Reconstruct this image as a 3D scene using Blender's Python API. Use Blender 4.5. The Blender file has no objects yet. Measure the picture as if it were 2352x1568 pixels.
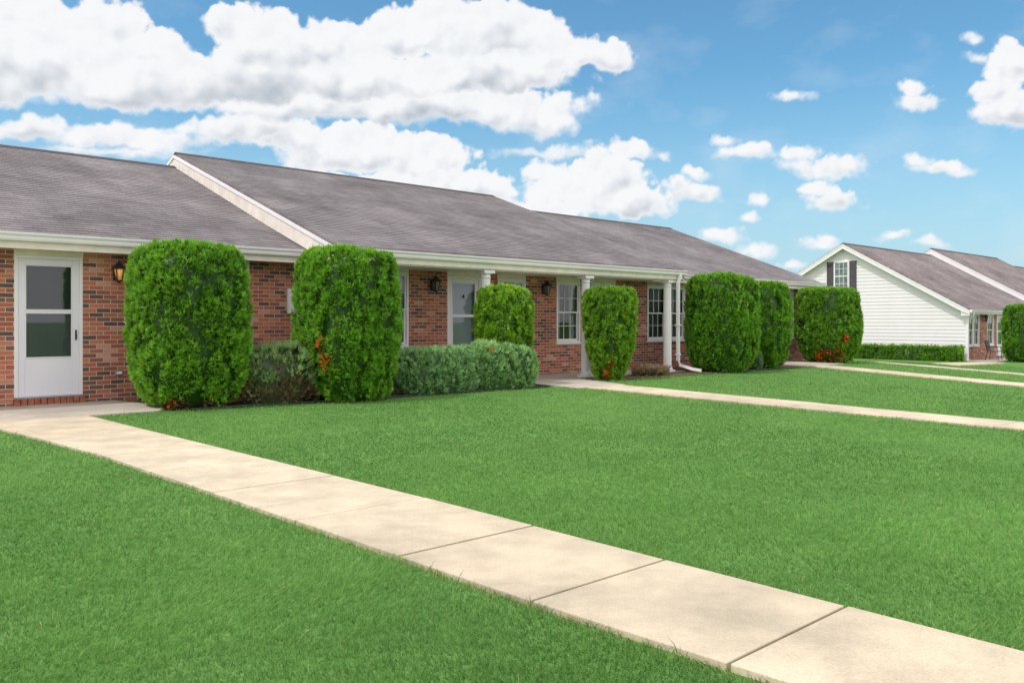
import bpy, math, random
import numpy as np
from mathutils import Vector
rng = np.random.default_rng(7)
random.seed(3)
SC = bpy.context.scene
C = SC.collection
YW = 14.47            # front wall plane of the near building

# ------------------------------------------------------------------ terrain
def zg(X, Y):
    X = np.asarray(X, float); Y = np.asarray(Y, float)
    t = np.clip((X-24)/19, 0, 1)
    s = .05*np.clip((X-3)/20, 0, 1)**1.7
    return -.6*t*t*(3-2*t) - s*np.clip(12.5-Y, 0, 10)
def Z(X, Y): return float(zg(X, Y))

# ------------------------------------------------------------------ materials
def new_mat(name):
    m = bpy.data.materials.new(name); m.use_nodes = True
    nt = m.node_tree; b = nt.nodes['Principled BSDF']
    return m, nt, b
def nd(nt, t, **kw):
    n = nt.nodes.new(t)
    for k, v in kw.items(): setattr(n, k, v)
    return n
def plain(name, col, rough=.6, var=.12, scale=3., metal=0., bump=0., spec=.4):
    m, nt, b = new_mat(name)
    tc = nd(nt, 'ShaderNodeTexCoord'); no = nd(nt, 'ShaderNodeTexNoise')
    no.inputs['Scale'].default_value = scale; no.inputs['Detail'].default_value = 4
    nt.links.new(tc.outputs['Object'], no.inputs['Vector'])
    r = nd(nt, 'ShaderNodeValToRGB')
    r.color_ramp.elements[0].position = .3; r.color_ramp.elements[1].position = .7
    r.color_ramp.elements[0].color = tuple(c*(1-var) for c in col)+(1,)
    r.color_ramp.elements[1].color = tuple(min(1, c*(1+var*.5)) for c in col)+(1,)
    nt.links.new(no.outputs['Fac'], r.inputs['Fac']); nt.links.new(r.outputs['Color'], b.inputs['Base Color'])
    b.inputs['Roughness'].default_value = rough; b.inputs['Metallic'].default_value = metal
    b.inputs['Specular IOR Level'].default_value = spec
    if bump:
        bp = nd(nt, 'ShaderNodeBump'); bp.inputs['Strength'].default_value = bump; bp.inputs['Distance'].default_value = .01
        n2 = nd(nt, 'ShaderNodeTexNoise'); n2.inputs['Scale'].default_value = scale*20; n2.inputs['Detail'].default_value = 4
        nt.links.new(tc.outputs['Object'], n2.inputs['Vector'])
        nt.links.new(n2.outputs['Fac'], bp.inputs['Height']); nt.links.new(bp.outputs['Normal'], b.inputs['Normal'])
    return m

def brick_mat():
    m, nt, b = new_mat('brick'); L = nt.links.new
    tc = nd(nt, 'ShaderNodeTexCoord'); sp = nd(nt, 'ShaderNodeSeparateXYZ'); L(tc.outputs['Object'], sp.inputs[0])
    ad = nd(nt, 'ShaderNodeMath', operation='ADD'); L(sp.outputs['X'], ad.inputs[0]); L(sp.outputs['Y'], ad.inputs[1])
    cb = nd(nt, 'ShaderNodeCombineXYZ'); L(ad.outputs[0], cb.inputs['X']); L(sp.outputs['Z'], cb.inputs['Y'])
    wn = nd(nt, 'ShaderNodeTexNoise'); wn.inputs['Scale'].default_value = 9; L(tc.outputs['Object'], wn.inputs['Vector'])
    ws = nd(nt, 'ShaderNodeVectorMath', operation='SCALE'); ws.inputs['Scale'].default_value = .005; L(wn.outputs['Color'], ws.inputs[0])
    wa = nd(nt, 'ShaderNodeVectorMath', operation='ADD'); L(cb.outputs[0], wa.inputs[0]); L(ws.outputs[0], wa.inputs[1])
    br = nd(nt, 'ShaderNodeTexBrick'); L(wa.outputs[0], br.inputs['Vector'])
    br.inputs['Color1'].default_value = (0, 0, 0, 1); br.inputs['Color2'].default_value = (1, 1, 1, 1); br.inputs['Mortar'].default_value = (.5, .5, .5, 1)
    br.inputs['Scale'].default_value = 1; br.inputs['Brick Width'].default_value = .213; br.inputs['Row Height'].default_value = .0725
    br.inputs['Mortar Size'].default_value = .0062; br.inputs['Mortar Smooth'].default_value = .1; br.inputs['Bias'].default_value = 0
    r = nd(nt, 'ShaderNodeValToRGB'); r.color_ramp.interpolation = 'CONSTANT'
    E = r.color_ramp.elements
    cols = [(0, (.13, .075, .062)), (.14, (.20, .095, .072)), (.26, (.30, .105, .068)), (.38, (.43, .135, .075)), (.55, (.50, .165, .09)), (.70, (.38, .11, .065)), (.82, (.52, .20, .12)), (.94, (.56, .30, .22))]
    E[0].position = 0; E[0].color = cols[0][1]+(1,); E[1].position = cols[1][0]; E[1].color = cols[1][1]+(1,)
    for p, c in cols[2:]:
        e = E.new(p); e.color = c+(1,)
    L(br.outputs['Color'], r.inputs['Fac'])
    n2 = nd(nt, 'ShaderNodeTexNoise'); n2.inputs['Scale'].default_value = 40; n2.inputs['Detail'].default_value = 4; L(tc.outputs['Object'], n2.inputs['Vector'])
    n3 = nd(nt, 'ShaderNodeTexNoise'); n3.inputs['Scale'].default_value = 1.1; n3.inputs['Detail'].default_value = 4; L(tc.outputs['Object'], n3.inputs['Vector'])
    mm = nd(nt, 'ShaderNodeMath', operation='MULTIPLY'); L(n2.outputs['Fac'], mm.inputs[0]); L(n3.outputs['Fac'], mm.inputs[1])
    mr = nd(nt, 'ShaderNodeMapRange'); mr.inputs['From Min'].default_value = .12; mr.inputs['From Max'].default_value = .4; mr.inputs['To Min'].default_value = .82; mr.inputs['To Max'].default_value = 1.25
    L(mm.outputs[0], mr.inputs['Value'])
    vs = nd(nt, 'ShaderNodeVectorMath', operation='SCALE'); L(r.outputs['Color'], vs.inputs[0]); L(mr.outputs[0], vs.inputs['Scale'])
    mx = nd(nt, 'ShaderNodeMix', data_type='RGBA'); L(br.outputs['Fac'], mx.inputs['Factor']); L(vs.outputs[0], mx.inputs['A']); mx.inputs['B'].default_value = (.56, .48, .42, 1)
    L(mx.outputs['Result'], b.inputs['Base Color']); b.inputs['Roughness'].default_value = .85
    iv = nd(nt, 'ShaderNodeMath', operation='SUBTRACT'); iv.inputs[0].default_value = 1; L(br.outputs['Fac'], iv.inputs[1])
    ns = nd(nt, 'ShaderNodeMath', operation='MULTIPLY_ADD'); L(n2.outputs['Fac'], ns.inputs[0]); ns.inputs[1].default_value = .4; L(iv.outputs[0], ns.inputs[2])
    bp = nd(nt, 'ShaderNodeBump'); bp.inputs['Strength'].default_value = .8; bp.inputs['Distance'].default_value = .008
    L(ns.outputs[0], bp.inputs['Height']); L(bp.outputs['Normal'], b.inputs['Normal'])
    return m

def shingle_mat(name, tint=(1, 1, 1)):
    m, nt, b = new_mat(name); L = nt.links.new
    tc = nd(nt, 'ShaderNodeTexCoord'); mp = nd(nt, 'ShaderNodeMapping'); mp.inputs['Scale'].default_value = (1, 1.066, 0)
    L(tc.outputs['Object'], mp.inputs['Vector'])
    br = nd(nt, 'ShaderNodeTexBrick'); L(mp.outputs[0], br.inputs['Vector'])
    br.inputs['Color1'].default_value = (0, 0, 0, 1); br.inputs['Color2'].default_value = (1, 1, 1, 1); br.inputs['Mortar'].default_value = (0, 0, 0, 1)
    br.inputs['Scale'].default_value = 1; br.inputs['Brick Width'].default_value = .3; br.inputs['Row Height'].default_value = .14
    br.inputs['Mortar Size'].default_value = .006; br.inputs['Mortar Smooth'].default_value = .3
    n1 = nd(nt, 'ShaderNodeTexNoise'); n1.inputs['Scale'].default_value = 60; n1.inputs['Detail'].default_value = 3; L(tc.outputs['Object'], n1.inputs['Vector'])
    n2 = nd(nt, 'ShaderNodeTexNoise'); n2.inputs['Scale'].default_value = .55; n2.inputs['Detail'].default_value = 7; n2.inputs['Roughness'].default_value = .62; L(tc.outputs['Object'], n2.inputs['Vector'])
    mp3 = nd(nt, 'ShaderNodeMapping'); mp3.inputs['Scale'].default_value = (3.5, .4, .4); L(tc.outputs['Object'], mp3.inputs['Vector'])
    n3 = nd(nt, 'ShaderNodeTexNoise'); n3.inputs['Scale'].default_value = 1; n3.inputs['Detail'].default_value = 4; L(mp3.outputs[0], n3.inputs['Vector'])
    def mad(a, k, c):
        q = nd(nt, 'ShaderNodeMath', operation='MULTIPLY_ADD'); L(a, q.inputs[0]); q.inputs[1].default_value = k
        if isinstance(c, float): q.inputs[2].default_value = c
        else: L(c, q.inputs[2])
        return q.outputs[0]
    v = mad(br.outputs['Color'], .17, -.34); v = mad(n1.outputs['Fac'], .4, v); v = mad(n2.outputs['Fac'], 1.05, v); v = mad(n3.outputs['Fac'], .16, v); v = mad(br.outputs['Fac'], -.12, v)
    r = nd(nt, 'ShaderNodeValToRGB'); E = r.color_ramp.elements
    E[0].position = .2; E[0].color = (.085*tint[0], .077*tint[1], .083*tint[2], 1); E[1].position = .85; E[1].color = (.295*tint[0], .270*tint[1], .280*tint[2], 1)
    e = E.new(.5); e.color = (.180*tint[0], .162*tint[1], .171*tint[2], 1)
    L(v, r.inputs['Fac']); L(r.outputs['Color'], b.inputs['Base Color']); b.inputs['Roughness'].default_value = .9
    bp = nd(nt, 'ShaderNodeBump'); bp.inputs['Strength'].default_value = .6; bp.inputs['Distance'].default_value = .006
    L(n1.outputs['Fac'], bp.inputs['Height']); L(bp.outputs['Normal'], b.inputs['Normal'])
    return m

def concrete_mat(name, c0, c1):
    m, nt, b = new_mat(name); L = nt.links.new
    tc = nd(nt, 'ShaderNodeTexCoord')
    n1 = nd(nt, 'ShaderNodeTexNoise'); n1.inputs['Scale'].default_value = 1.7; n1.inputs['Detail'].default_value = 9; n1.inputs['Roughness'].default_value = .70; L(tc.outputs['Object'], n1.inputs['Vector'])
    r = nd(nt, 'ShaderNodeValToRGB'); E = r.color_ramp.elements
    E[0].position = .34; E[0].color = c0+(1,); E[1].position = .60; E[1].color = c1+(1,)
    L(n1.outputs['Fac'], r.inputs['Fac'])
    vo = nd(nt, 'ShaderNodeTexNoise'); vo.inputs['Scale'].default_value = 110; vo.inputs['Detail'].default_value = 3; L(tc.outputs['Object'], vo.inputs['Vector'])
    mr = nd(nt, 'ShaderNodeMapRange'); mr.inputs['From Min'].default_value = .3; mr.inputs['From Max'].default_value = .7; mr.inputs['To Min'].default_value = .86; mr.inputs['To Max'].default_value = 1.09
    L(vo.outputs['Fac'], mr.inputs['Value'])
    pit = nd(nt, 'ShaderNodeTexVoronoi'); pit.inputs['Scale'].default_value = 22; L(tc.outputs['Object'], pit.inputs['Vector'])
    pr = nd(nt, 'ShaderNodeMapRange'); pr.inputs['From Min'].default_value = .03; pr.inputs['From Max'].default_value = .1; pr.inputs['To Min'].default_value = .72; pr.inputs['To Max'].default_value = 1.
    L(pit.outputs['Distance'], pr.inputs['Value'])
    st = nd(nt, 'ShaderNodeTexNoise'); st.inputs['Scale'].default_value = .45; st.inputs['Detail'].default_value = 7; st.inputs['Roughness'].default_value = .62; L(tc.outputs['Object'], st.inputs['Vector'])
    sr = nd(nt, 'ShaderNodeMapRange'); sr.inputs['From Min'].default_value = .35; sr.inputs['From Max'].default_value = .6; sr.inputs['To Min'].default_value = .84; sr.inputs['To Max'].default_value = 1.04
    L(st.outputs['Fac'], sr.inputs['Value'])
    mu = nd(nt, 'ShaderNodeMath', operation='MULTIPLY'); L(mr.outputs[0], mu.inputs[0]); L(pr.outputs[0], mu.inputs[1])
    m3 = nd(nt, 'ShaderNodeMath', operation='MULTIPLY'); L(mu.outputs[0], m3.inputs[0]); L(sr.outputs[0], m3.inputs[1])
    vs = nd(nt, 'ShaderNodeVectorMath', operation='SCALE'); L(r.outputs['Color'], vs.inputs[0]); L(m3.outputs[0], vs.inputs['Scale'])
    L(vs.outputs[0], b.inputs['Base Color']); b.inputs['Roughness'].default_value = .9
    bp = nd(nt, 'ShaderNodeBump'); bp.inputs['Strength'].default_value = .3; bp.inputs['Distance'].default_value = .003
    L(mu.outputs[0], bp.inputs['Height']); L(bp.outputs['Normal'], b.inputs['Normal'])
    return m

def leaf_mat(name, trans=.4, gloss=.04):
    m = bpy.data.materials.new(name); m.use_nodes = True; nt = m.node_tree; nt.nodes.clear(); L = nt.links.new
    o = nd(nt, 'ShaderNodeOutputMaterial'); a = nd(nt, 'ShaderNodeAttribute', attribute_name='Col')
    d = nd(nt, 'ShaderNodeBsdfDiffuse'); t = nd(nt, 'ShaderNodeBsdfTranslucent'); g = nd(nt, 'ShaderNodeBsdfGlossy'); g.inputs['Roughness'].default_value = .45
    L(a.outputs['Color'], d.inputs['Color']); L(a.outputs['Color'], t.inputs['Color'])
    m1 = nd(nt, 'ShaderNodeMixShader'); m1.inputs[0].default_value = trans; L(d.outputs[0], m1.inputs[1]); L(t.outputs[0], m1.inputs[2])
    m2 = nd(nt, 'ShaderNodeMixShader'); m2.inputs[0].default_value = gloss; L(m1.outputs[0], m2.inputs[1]); L(g.outputs[0], m2.inputs[2])
    L(m2.outputs[0], o.inputs['Surface'])
    return m

def glass_mat(name, tint=(.8, .85, .88)):
    m = bpy.data.materials.new(name); m.use_nodes = True; nt = m.node_tree; nt.nodes.clear(); L = nt.links.new
    o = nd(nt, 'ShaderNodeOutputMaterial'); t = nd(nt, 'ShaderNodeBsdfTransparent'); t.inputs['Color'].default_value = tint+(1,)
    g = nd(nt, 'ShaderNodeBsdfGlossy'); g.inputs['Roughness'].default_value = .02; g.inputs['Color'].default_value = (.9, .95, 1, 1)
    f = nd(nt, 'ShaderNodeFresnel'); f.inputs['IOR'].default_value = 1.7
    x = nd(nt, 'ShaderNodeMixShader'); L(f.outputs[0], x.inputs[0]); L(t.outputs[0], x.inputs[1]); L(g.outputs[0], x.inputs[2]); L(x.outputs[0], o.inputs['Surface'])
    return m

def emit_mat(name, col, s):
    m, nt, b = new_mat(name)
    b.inputs['Base Color'].default_value = col+(1,); b.inputs['Emission Color'].default_value = col+(1,); b.inputs['Emission Strength'].default_value = s
    b.inputs['Roughness'].default_value = .2
    return m

M = dict(
    brick=brick_mat(), shingle=shingle_mat('shingle'), shingle_far=shingle_mat('shingle_far', (1.12, 1.05, 1.0)),
    walk=concrete_mat('walk_concrete', (.46, .40, .30), (.67, .57, .42)), porch=concrete_mat('porch_concrete', (.40, .36, .31), (.54, .48, .42)),
    white=plain('white_paint', (.87, .85, .89), .45, .04, 2), cream=plain('cream_trim', (.84, .77, .70), .55, .12, 4),
    siding=plain('vinyl_siding', (.82, .79, .83), .5, .03, 1.5), doorw=plain('door_white', (.82, .82, .91), .4, .03, 2),
    black=plain('black_metal', (.02, .02, .022), .4, .1, 8), dark=plain('dark_interior', (.03, .032, .036), .9),
    shutter=plain('shutter_grey', (.085, .075, .09), .6, .1, 5), curtain=plain('curtain', (.72, .71, .7), .9, .08, 6), blind=plain('blind', (.52, .54, .56), .8, .08, 4),
    innerdoor=plain('inner_door', (.50, .54, .58), .6, .05, 2), innerdark=plain('inner_dark', (.04, .05, .05), .6, .35, 1.3), innergrey=plain('inner_grey', (.17, .175, .20), .7, .08, 3),  # inner_dark: near-black tone stands in for a tree reflected in the door glass
    ridge=plain('ridge_cap', (.085, .08, .085), .9, .3, 8), mulch=plain('mulch', (.16, .11, .065), .95, .6, 14, bump=1.),
    bark=plain('bark', (.16, .10, .06), .9, .3, 10), steel=plain('steel_grey', (.30, .34, .38), .4, .1, 10, metal=.3),
    glass=glass_mat('window_glass'), leaf=leaf_mat('shrub_leaf', .38), grass=leaf_mat('grass_blade', .4, .02),
    amber=emit_mat('amber_lamp', (.9, .42, .12), .4), bulb=emit_mat('bulb', (1., .72, .35), 2.), lampglass=plain('lamp_glass', (.18, .17, .15), .15, .1, 3), edging=plain('edging', (.03, .03, .03), .6),
    brickplain=plain('brick_plain', (.42, .15, .09), .85, .45, 12, bump=.6), gable_glass=plain('gable_glass', (.16, .2, .21), .08, .5, 3, spec=.8))

def lawn_mat():
    m, nt, b = new_mat('lawn_ground'); L = nt.links.new
    tc = nd(nt, 'ShaderNodeTexCoord')
    n1 = nd(nt, 'ShaderNodeTexNoise'); n1.inputs['Scale'].default_value = 1.1; n1.inputs['Detail'].default_value = 8; n1.inputs['Roughness'].default_value = .75; L(tc.outputs['Object'], n1.inputs['Vector'])
    n2 = nd(nt, 'ShaderNodeTexNoise'); n2.inputs['Scale'].default_value = 35; n2.inputs['Detail'].default_value = 4; L(tc.outputs['Object'], n2.inputs['Vector'])
    a = nd(nt, 'ShaderNodeMath', operation='ADD'); L(n1.outputs['Fac'], a.inputs[0]); L(n2.outputs['Fac'], a.inputs[1])
    r = nd(nt, 'ShaderNodeValToRGB'); E = r.color_ramp.elements
    mr = nd(nt, 'ShaderNodeMath', operation='MULTIPLY'); mr.inputs[1].default_value = .5; L(a.outputs[0], mr.inputs[0])
    E[0].position = .36; E[0].color = (.07, .17, .04, 1); E[1].position = .64; E[1].color = (.16, .32, .08, 1)
    L(mr.outputs[0], r.inputs['Fac']); L(r.outputs['Color'], b.inputs['Base Color']); b.inputs['Roughness'].default_value = .95
    b.inputs['Specular IOR Level'].default_value = .1
    bp = nd(nt, 'ShaderNodeBump'); bp.inputs['Strength'].default_value = 1; bp.inputs['Distance'].default_value = .02
    L(n2.outputs['Fac'], bp.inputs['Height']); L(bp.outputs['Normal'], b.inputs['Normal'])
    return m
M['lawn'] = lawn_mat()

# ------------------------------------------------------------------ object helpers
def origin_of(p):
    o = Vector((0, 0, 0))
    while p is not None:
        o = o + p.location; p = p.parent
    return o
def tag(o, label, cat, group=None):
    o['label'] = label; o['category'] = cat
    if group: o['group'] = group
    return o
def thing(name, label, cat, loc, group=None):
    o = bpy.data.objects.new(name, None); C.objects.link(o); o.location = loc; o.empty_display_size = .2
    return tag(o, label, cat, group)

class MB:
    def __init__(s): s.v = []; s.f = []
    def poly(s, pts):
        n = len(s.v); s.v += [tuple(p) for p in pts]; s.f.append(tuple(range(n, n+len(pts)))); return s
    def box(s, x0, x1, y0, y1, z0, z1):
        n = len(s.v)
        s.v += [(x0, y0, z0), (x1, y0, z0), (x1, y1, z0), (x0, y1, z0), (x0, y0, z1), (x1, y0, z1), (x1, y1, z1), (x0, y1, z1)]
        s.f += [tuple(n+i for i in q) for q in ((0, 3, 2, 1), (4, 5, 6, 7), (0, 1, 5, 4), (1, 2, 6, 5), (2, 3, 7, 6), (3, 0, 4, 7))]
        return s
    def prism(s, pts2, a0, a1, axis='x'):
        n = len(s.v); k = len(pts2)
        mk = {'x': lambda p, a: (a, p[0], p[1]), 'y': lambda p, a: (p[0], a, p[1]), 'z': lambda p, a: (p[0], p[1], a)}[axis]
        s.v += [mk(p, a0) for p in pts2] + [mk(p, a1) for p in pts2]
        s.f.append(tuple(n+i for i in range(k))); s.f.append(tuple(n+k+i for i in reversed(range(k))))
        for i in range(k):
            j = (i+1) % k; s.f.append((n+i, n+k+i, n+k+j, n+j))
        return s
    def lathe(s, cx, cy, prof, seg=12, rot=0.):
        n = len(s.v)
        for r, z in prof:
            for i in range(seg):
                a = rot+2*math.pi*i/seg; s.v.append((cx+r*math.cos(a), cy+r*math.sin(a), z))
        for j in range(len(prof)-1):
            for i in range(seg):
                k = (i+1) % seg; s.f.append((n+j*seg+i, n+j*seg+k, n+(j+1)*seg+k, n+(j+1)*seg+i))
        s.f.append(tuple(n+i for i in reversed(range(seg)))); s.f.append(tuple(n+(len(prof)-1)*seg+i for i in range(seg)))
        return s
    def tube(s, path, r, seg=8, r1=None, rot=0.):
        path = [Vector(p) for p in path]; n = len(s.v); K = len(path)
        for i, p in enumerate(path):
            d = (path[min(i+1, K-1)]-path[max(i-1, 0)]).normalized()
            up = Vector((0, 0, 1)) if abs(d.z) < .9 else Vector((0, 1, 0))
            a = d.cross(up).normalized(); b = a.cross(d)
            rr = r if r1 is None else r+(r1-r)*i/(K-1)
            for k in range(seg):
                t = rot+2*math.pi*k/seg; s.v.append(tuple(p+a*(rr*math.cos(t))+b*(rr*math.sin(t))))
        for i in range(K-1):
            for k in range(seg):
                q = (k+1) % seg; s.f.append((n+i*seg+k, n+i*seg+q, n+(i+1)*seg+q, n+(i+1)*seg+k))
        s.f.append(tuple(n+k for k in reversed(range(seg)))); s.f.append(tuple(n+(K-1)*seg+k for k in range(seg)))
        return s
    def build(s, name, mat, parent=None, bevel=0., smooth=False, fix=True):
        o0 = origin_of(parent) if parent is not None else Vector((0, 0, 0))
        me = bpy.data.meshes.new(name); me.from_pydata([(x-o0.x, y-o0.y, z-o0.z) for x, y, z in s.v], [], s.f)
        if fix:
            import bmesh
            bm = bmesh.new(); bm.from_mesh(me); bmesh.ops.recalc_face_normals(bm, faces=bm.faces); bm.to_mesh(me); bm.free()
        me.materials.append(mat)
        if smooth:
            for p in me.polygons: p.use_smooth = True
        o = bpy.data.objects.new(name, me); C.objects.link(o)
        if parent is not None: o.parent = parent
        if bevel:
            b = o.modifiers.new('bevel', 'BEVEL'); b.width = bevel; b.segments = 2; b.limit_method = 'ANGLE'
        return o

def np_mesh(name, V, T, col, mat, parent=None, alpha=None):
    o0 = origin_of(parent) if parent is not None else Vector((0, 0, 0))
    V = np.asarray(V, np.float32)-np.array(o0, np.float32); T = np.asarray(T, np.int32)
    me = bpy.data.meshes.new(name); me.vertices.add(len(V)); me.vertices.foreach_set('co', V.ravel())
    me.loops.add(T.size); me.loops.foreach_set('vertex_index', T.ravel())
    me.polygons.add(len(T)); me.polygons.foreach_set('loop_start', np.arange(0, T.size, T.shape[1], dtype=np.int32))
    me.update(calc_edges=True)
    at = me.attributes.new('Col', 'FLOAT_COLOR', 'POINT')
    a = np.ones((len(V), 1)) if alpha is None else alpha.reshape(-1, 1)
    at.data.foreach_set('color', np.concatenate([col, a], 1).astype(np.float32).ravel())
    me.materials.append(mat)
    o = bpy.data.objects.new(name, me); C.objects.link(o)
    if parent is not None: o.parent = parent
    return o

# ------------------------------------------------------------------ ground
def lawn():
    xs = np.concatenate([[-3000, -800, -200, -80], np.arange(-40, 121, 1.), [160, 300, 800, 3000]])
    ys = np.concatenate([[-3000, -800, -200, -80], np.arange(-40, 61, 1.), [100, 200, 800, 3000]])
    XX, YY = np.meshgrid(xs, ys, indexing='ij'); ZZ = zg(XX, YY)
    nx, ny = XX.shape; idx = np.arange(nx*ny).reshape(nx, ny)
    F4 = np.stack([idx[:-1, :-1], idx[1:, :-1], idx[1:, 1:], idx[:-1, 1:]], -1).reshape(-1, 4)
    V = np.stack([XX, YY, ZZ], -1).reshape(-1, 3)
    o = np_mesh('lawn', V, F4, np.ones((len(V), 3))*.1, M['lawn']); o['kind'] = 'structure'
    for p in o.data.polygons: p.use_smooth = True
lawn()

MASK = []
def inside(poly, X, Y):
    r = np.ones(X.shape, bool); n = len(poly)
    a = sum(poly[i][0]*poly[(i+1) % n][1]-poly[(i+1) % n][0]*poly[i][1] for i in range(n))
    for i in range(n):
        x0, y0 = poly[i]; x1, y1 = poly[(i+1) % n]
        c = (x1-x0)*(Y-y0)-(y1-y0)*(X-x0)
        r &= (c*a >= 0)
    return r
def slab(mb, poly, top=.03):
    n = len(mb.v); k = len(poly)
    mb.v += [(x, y, Z(x, y)+top) for x, y in poly]+[(x, y, Z(x, y)-.12) for x, y in poly]
    mb.f.append(tuple(n+i for i in range(k))); mb.f.append(tuple(n+k+i for i in reversed(range(k))))
    for i in range(k):
        j = (i+1) % k; mb.f.append((n+i, n+j, n+k+j, n+k+i))
def strip(x0, x1, js, mat=None, gap=.006):
    fx = x0 if callable(x0) else (lambda y: x0)
    gx = x1 if callable(x1) else (lambda y: x1)
    mb = MB()
    for a, b in zip(js[:-1], js[1:]):
        slab(mb, [(fx(a), a+gap), (gx(a), a+gap), (gx(b), b-gap), (fx(b), b-gap)], .03+random.uniform(-.002, .002))
        MASK.append([(fx(a)-.005, a), (gx(a)+.005, a), (gx(b)+.005, b), (fx(b)-.005, b)])
    o = mb.build('path', mat or M['walk'], bevel=.005); o['kind'] = 'structure'; return o
def WL(y): return 2.64-.02*max(0., y-4)+.05*max(0., 3.2-max(y, .6))
def WR(y): return 3.655-.023*max(0., y-5)
strip(WL, WR, [-6.4, -5.3, -4.3, -3.3, -2.3, -1.27, -.26, .75, 1.76, 2.765, 3.78, 4.91, 6.13, 7.33, 8.5, 9.97, 11.04, 12.33], gap=.009)
strip(12.3, 13.35, [-6.5, -5, -3.5, -2, -.5, 1, 2.4, 3.9, 5.4, 6.9, 8.4, 9.9, 11.2])
strip(23., 24., [-4, -2.5, -1, .5, 2, 3.5, 5, 6.5, 8, 9.5, 11, 12.2])
strip(28., 29., [-2, 0, 2, 4, 6, 8, 9.6, 11.2, 12.8])
def pslab(name, polys, mat, top=.03):
    mb = MB()
    for p in polys: slab(mb, p, top); MASK.append(p)
    o = mb.build(name, mat, bevel=.005); o['kind'] = 'structure'; return o
pslab('path', [[(33, 11.6), (42.6, 13.0), (42.6, 14.0), (33, 12.6)]], M['walk'])
pslab('path', [[(WL(8.5)-.006, 8.5), (WL(9.97)-.006, 9.965), (2.44, 9.965)], [(WL(9.97)-.006, 9.98), (WL(12.33)-.006, 12.33), (2.2, 12.33), (2.438, 9.98)]], M['walk'])
pslab('porch_slab', [[(-4, 12.345), (1., 12.345), (1., YW-.01), (-4, YW-.01)], [(1.01, 12.345), (4.45, 12.345), (4.75, 12.8), (4.5, YW-.01), (1.01, YW-.01)]], M['porch'])
pslab('porch_slab', [[(12.15, 11.21), (13.5, 11.21), (13.9, 13.03), (12.0, 13.03)], [(7.9, 13.04), (12.9, 13.04), (12.9, YW-.01), (7.9, YW-.01)], [(12.91, 13.04), (18.1, 13.04), (18.1, YW-.01), (12.91, YW-.01)]], M['porch'])
pslab('porch_slab', [[(22.9, 12.21), (25.2, 12.21), (25.2, YW-.01), (22.9, YW-.01)]], M['porch'])
pslab('porch_slab', [[(43.6, 13.7), (52, 13.7), (52, 15.18), (43.6, 15.18)]], M['porch'])

def bed(poly):
    MASK.append(poly)
    n = len(poly); pts = []
    for i in range(n):
        x0, y0 = poly[i]; x1, y1 = poly[(i+1) % n]
        for k in range(6):
            t = k/6; x, y = x0+(x1-x0)*t, y0+(y1-y0)*t
            pts.append((x, y, Z(x, y)+.012))
    o = MB().poly(pts).build('planting_bed', M['mulch'], fix=False); o['kind'] = 'structure'
bed([(4.8, 12.35), (8, 12.05), (11.9, 11.95), (11.95, 13.0), (7.85, 13.0), (7.8, 14.4), (4.62, 14.4)])
bed([(14.0, 12.2), (22.6, 12.2), (22.6, 13.0), (14.1, 13.0)])
bed([(18.15, 13.0), (22.6, 13.0), (22.6, 14.45), (18.15, 14.45)])
bed([(25.3, 12.6), (27.6, 12.6), (27.6, 14.4), (25.3, 14.4)])
def edging(pts, label):
    P = []
    for (x0, y0), (x1, y1) in zip(pts[:-1], pts[1:]):
        for k in range(8):
            t = k/8; x = x0+(x1-x0)*t; y = y0+(y1-y0)*t+.03*math.sin(x*2.3)
            P.append((x, y, Z(x, y)+.02))
    tag(MB().tube(P, .018, 8).build('bed_edging', M['edging'], smooth=True), label, 'edging')
edging([(4.85, 12.28), (8, 11.98), (11.95, 11.88), (11.97, 12.9)], 'black plastic edging along the bed of the largest shrubs and blue green junipers')
edging([(18.2, 12.15), (22.7, 12.15)], 'black plastic edging beneath the two neighbouring shrubs near the far end of the brick building')

# ------------------------------------------------------------------ architecture helpers
def wall_sheet(mb, x0, x1, z0, z1, y, ops, depth=.09):
    xs = sorted({x0, x1, *[o[0] for o in ops], *[o[1] for o in ops]}); zs = sorted({z0, z1, *[o[2] for o in ops], *[o[3] for o in ops]})
    for a, b in zip(xs[:-1], xs[1:]):
        for c, d in zip(zs[:-1], zs[1:]):
            mx, mz = (a+b)/2, (c+d)/2
            if any(o[0] < mx < o[1] and o[2] < mz < o[3] for o in ops): continue
            mb.poly([(a, y, c), (b, y, c), (b, y, d), (a, y, d)])
    for a, b, c, d in ops:
        mb.poly([(a, y, c), (a, y+depth, c), (a, y+depth, d), (a, y, d)]); mb.poly([(b, y, c), (b, y, d), (b, y+depth, d), (b, y+depth, c)])
        mb.poly([(a, y, c), (b, y, c), (b, y+depth, c), (a, y+depth, c)]); mb.poly([(a, y, d), (a, y+depth, d), (b, y+depth, d), (b, y, d)])

def ring(mb, x0, x1, z0, z1, w, y0, y1, wb=None):
    wb = w if wb is None else wb
    mb.box(x0, x0+w, y0, y1, z0, z1).box(x1-w, x1, y0, y1, z0, z1).box(x0+w, x1-w, y0, y1, z1-w, z1).box(x0+w, x1-w, y0, y1, z0, z0+wb)

def pleats(x0, x1, z0, z1, y, n, amp=.012):
    mb = MB(); k = n*6
    P = [(x0+(x1-x0)*i/k, y+amp*math.sin(i*2*math.pi/6)+.004*math.sin(i*1.7)) for i in range(k+1)]
    for (a, b), (c, d) in zip(P[:-1], P[1:]): mb.poly([(a, b, z0), (c, d, z0), (c, d, z1), (a, b, z1)])
    return mb
def header(fr, x0, x1, z, y):
    MB().box(x0-.005, x1+.005, y-.012, y+.05, z+.002, 2.401).build('header_trim', M['cream'], fr)

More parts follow.
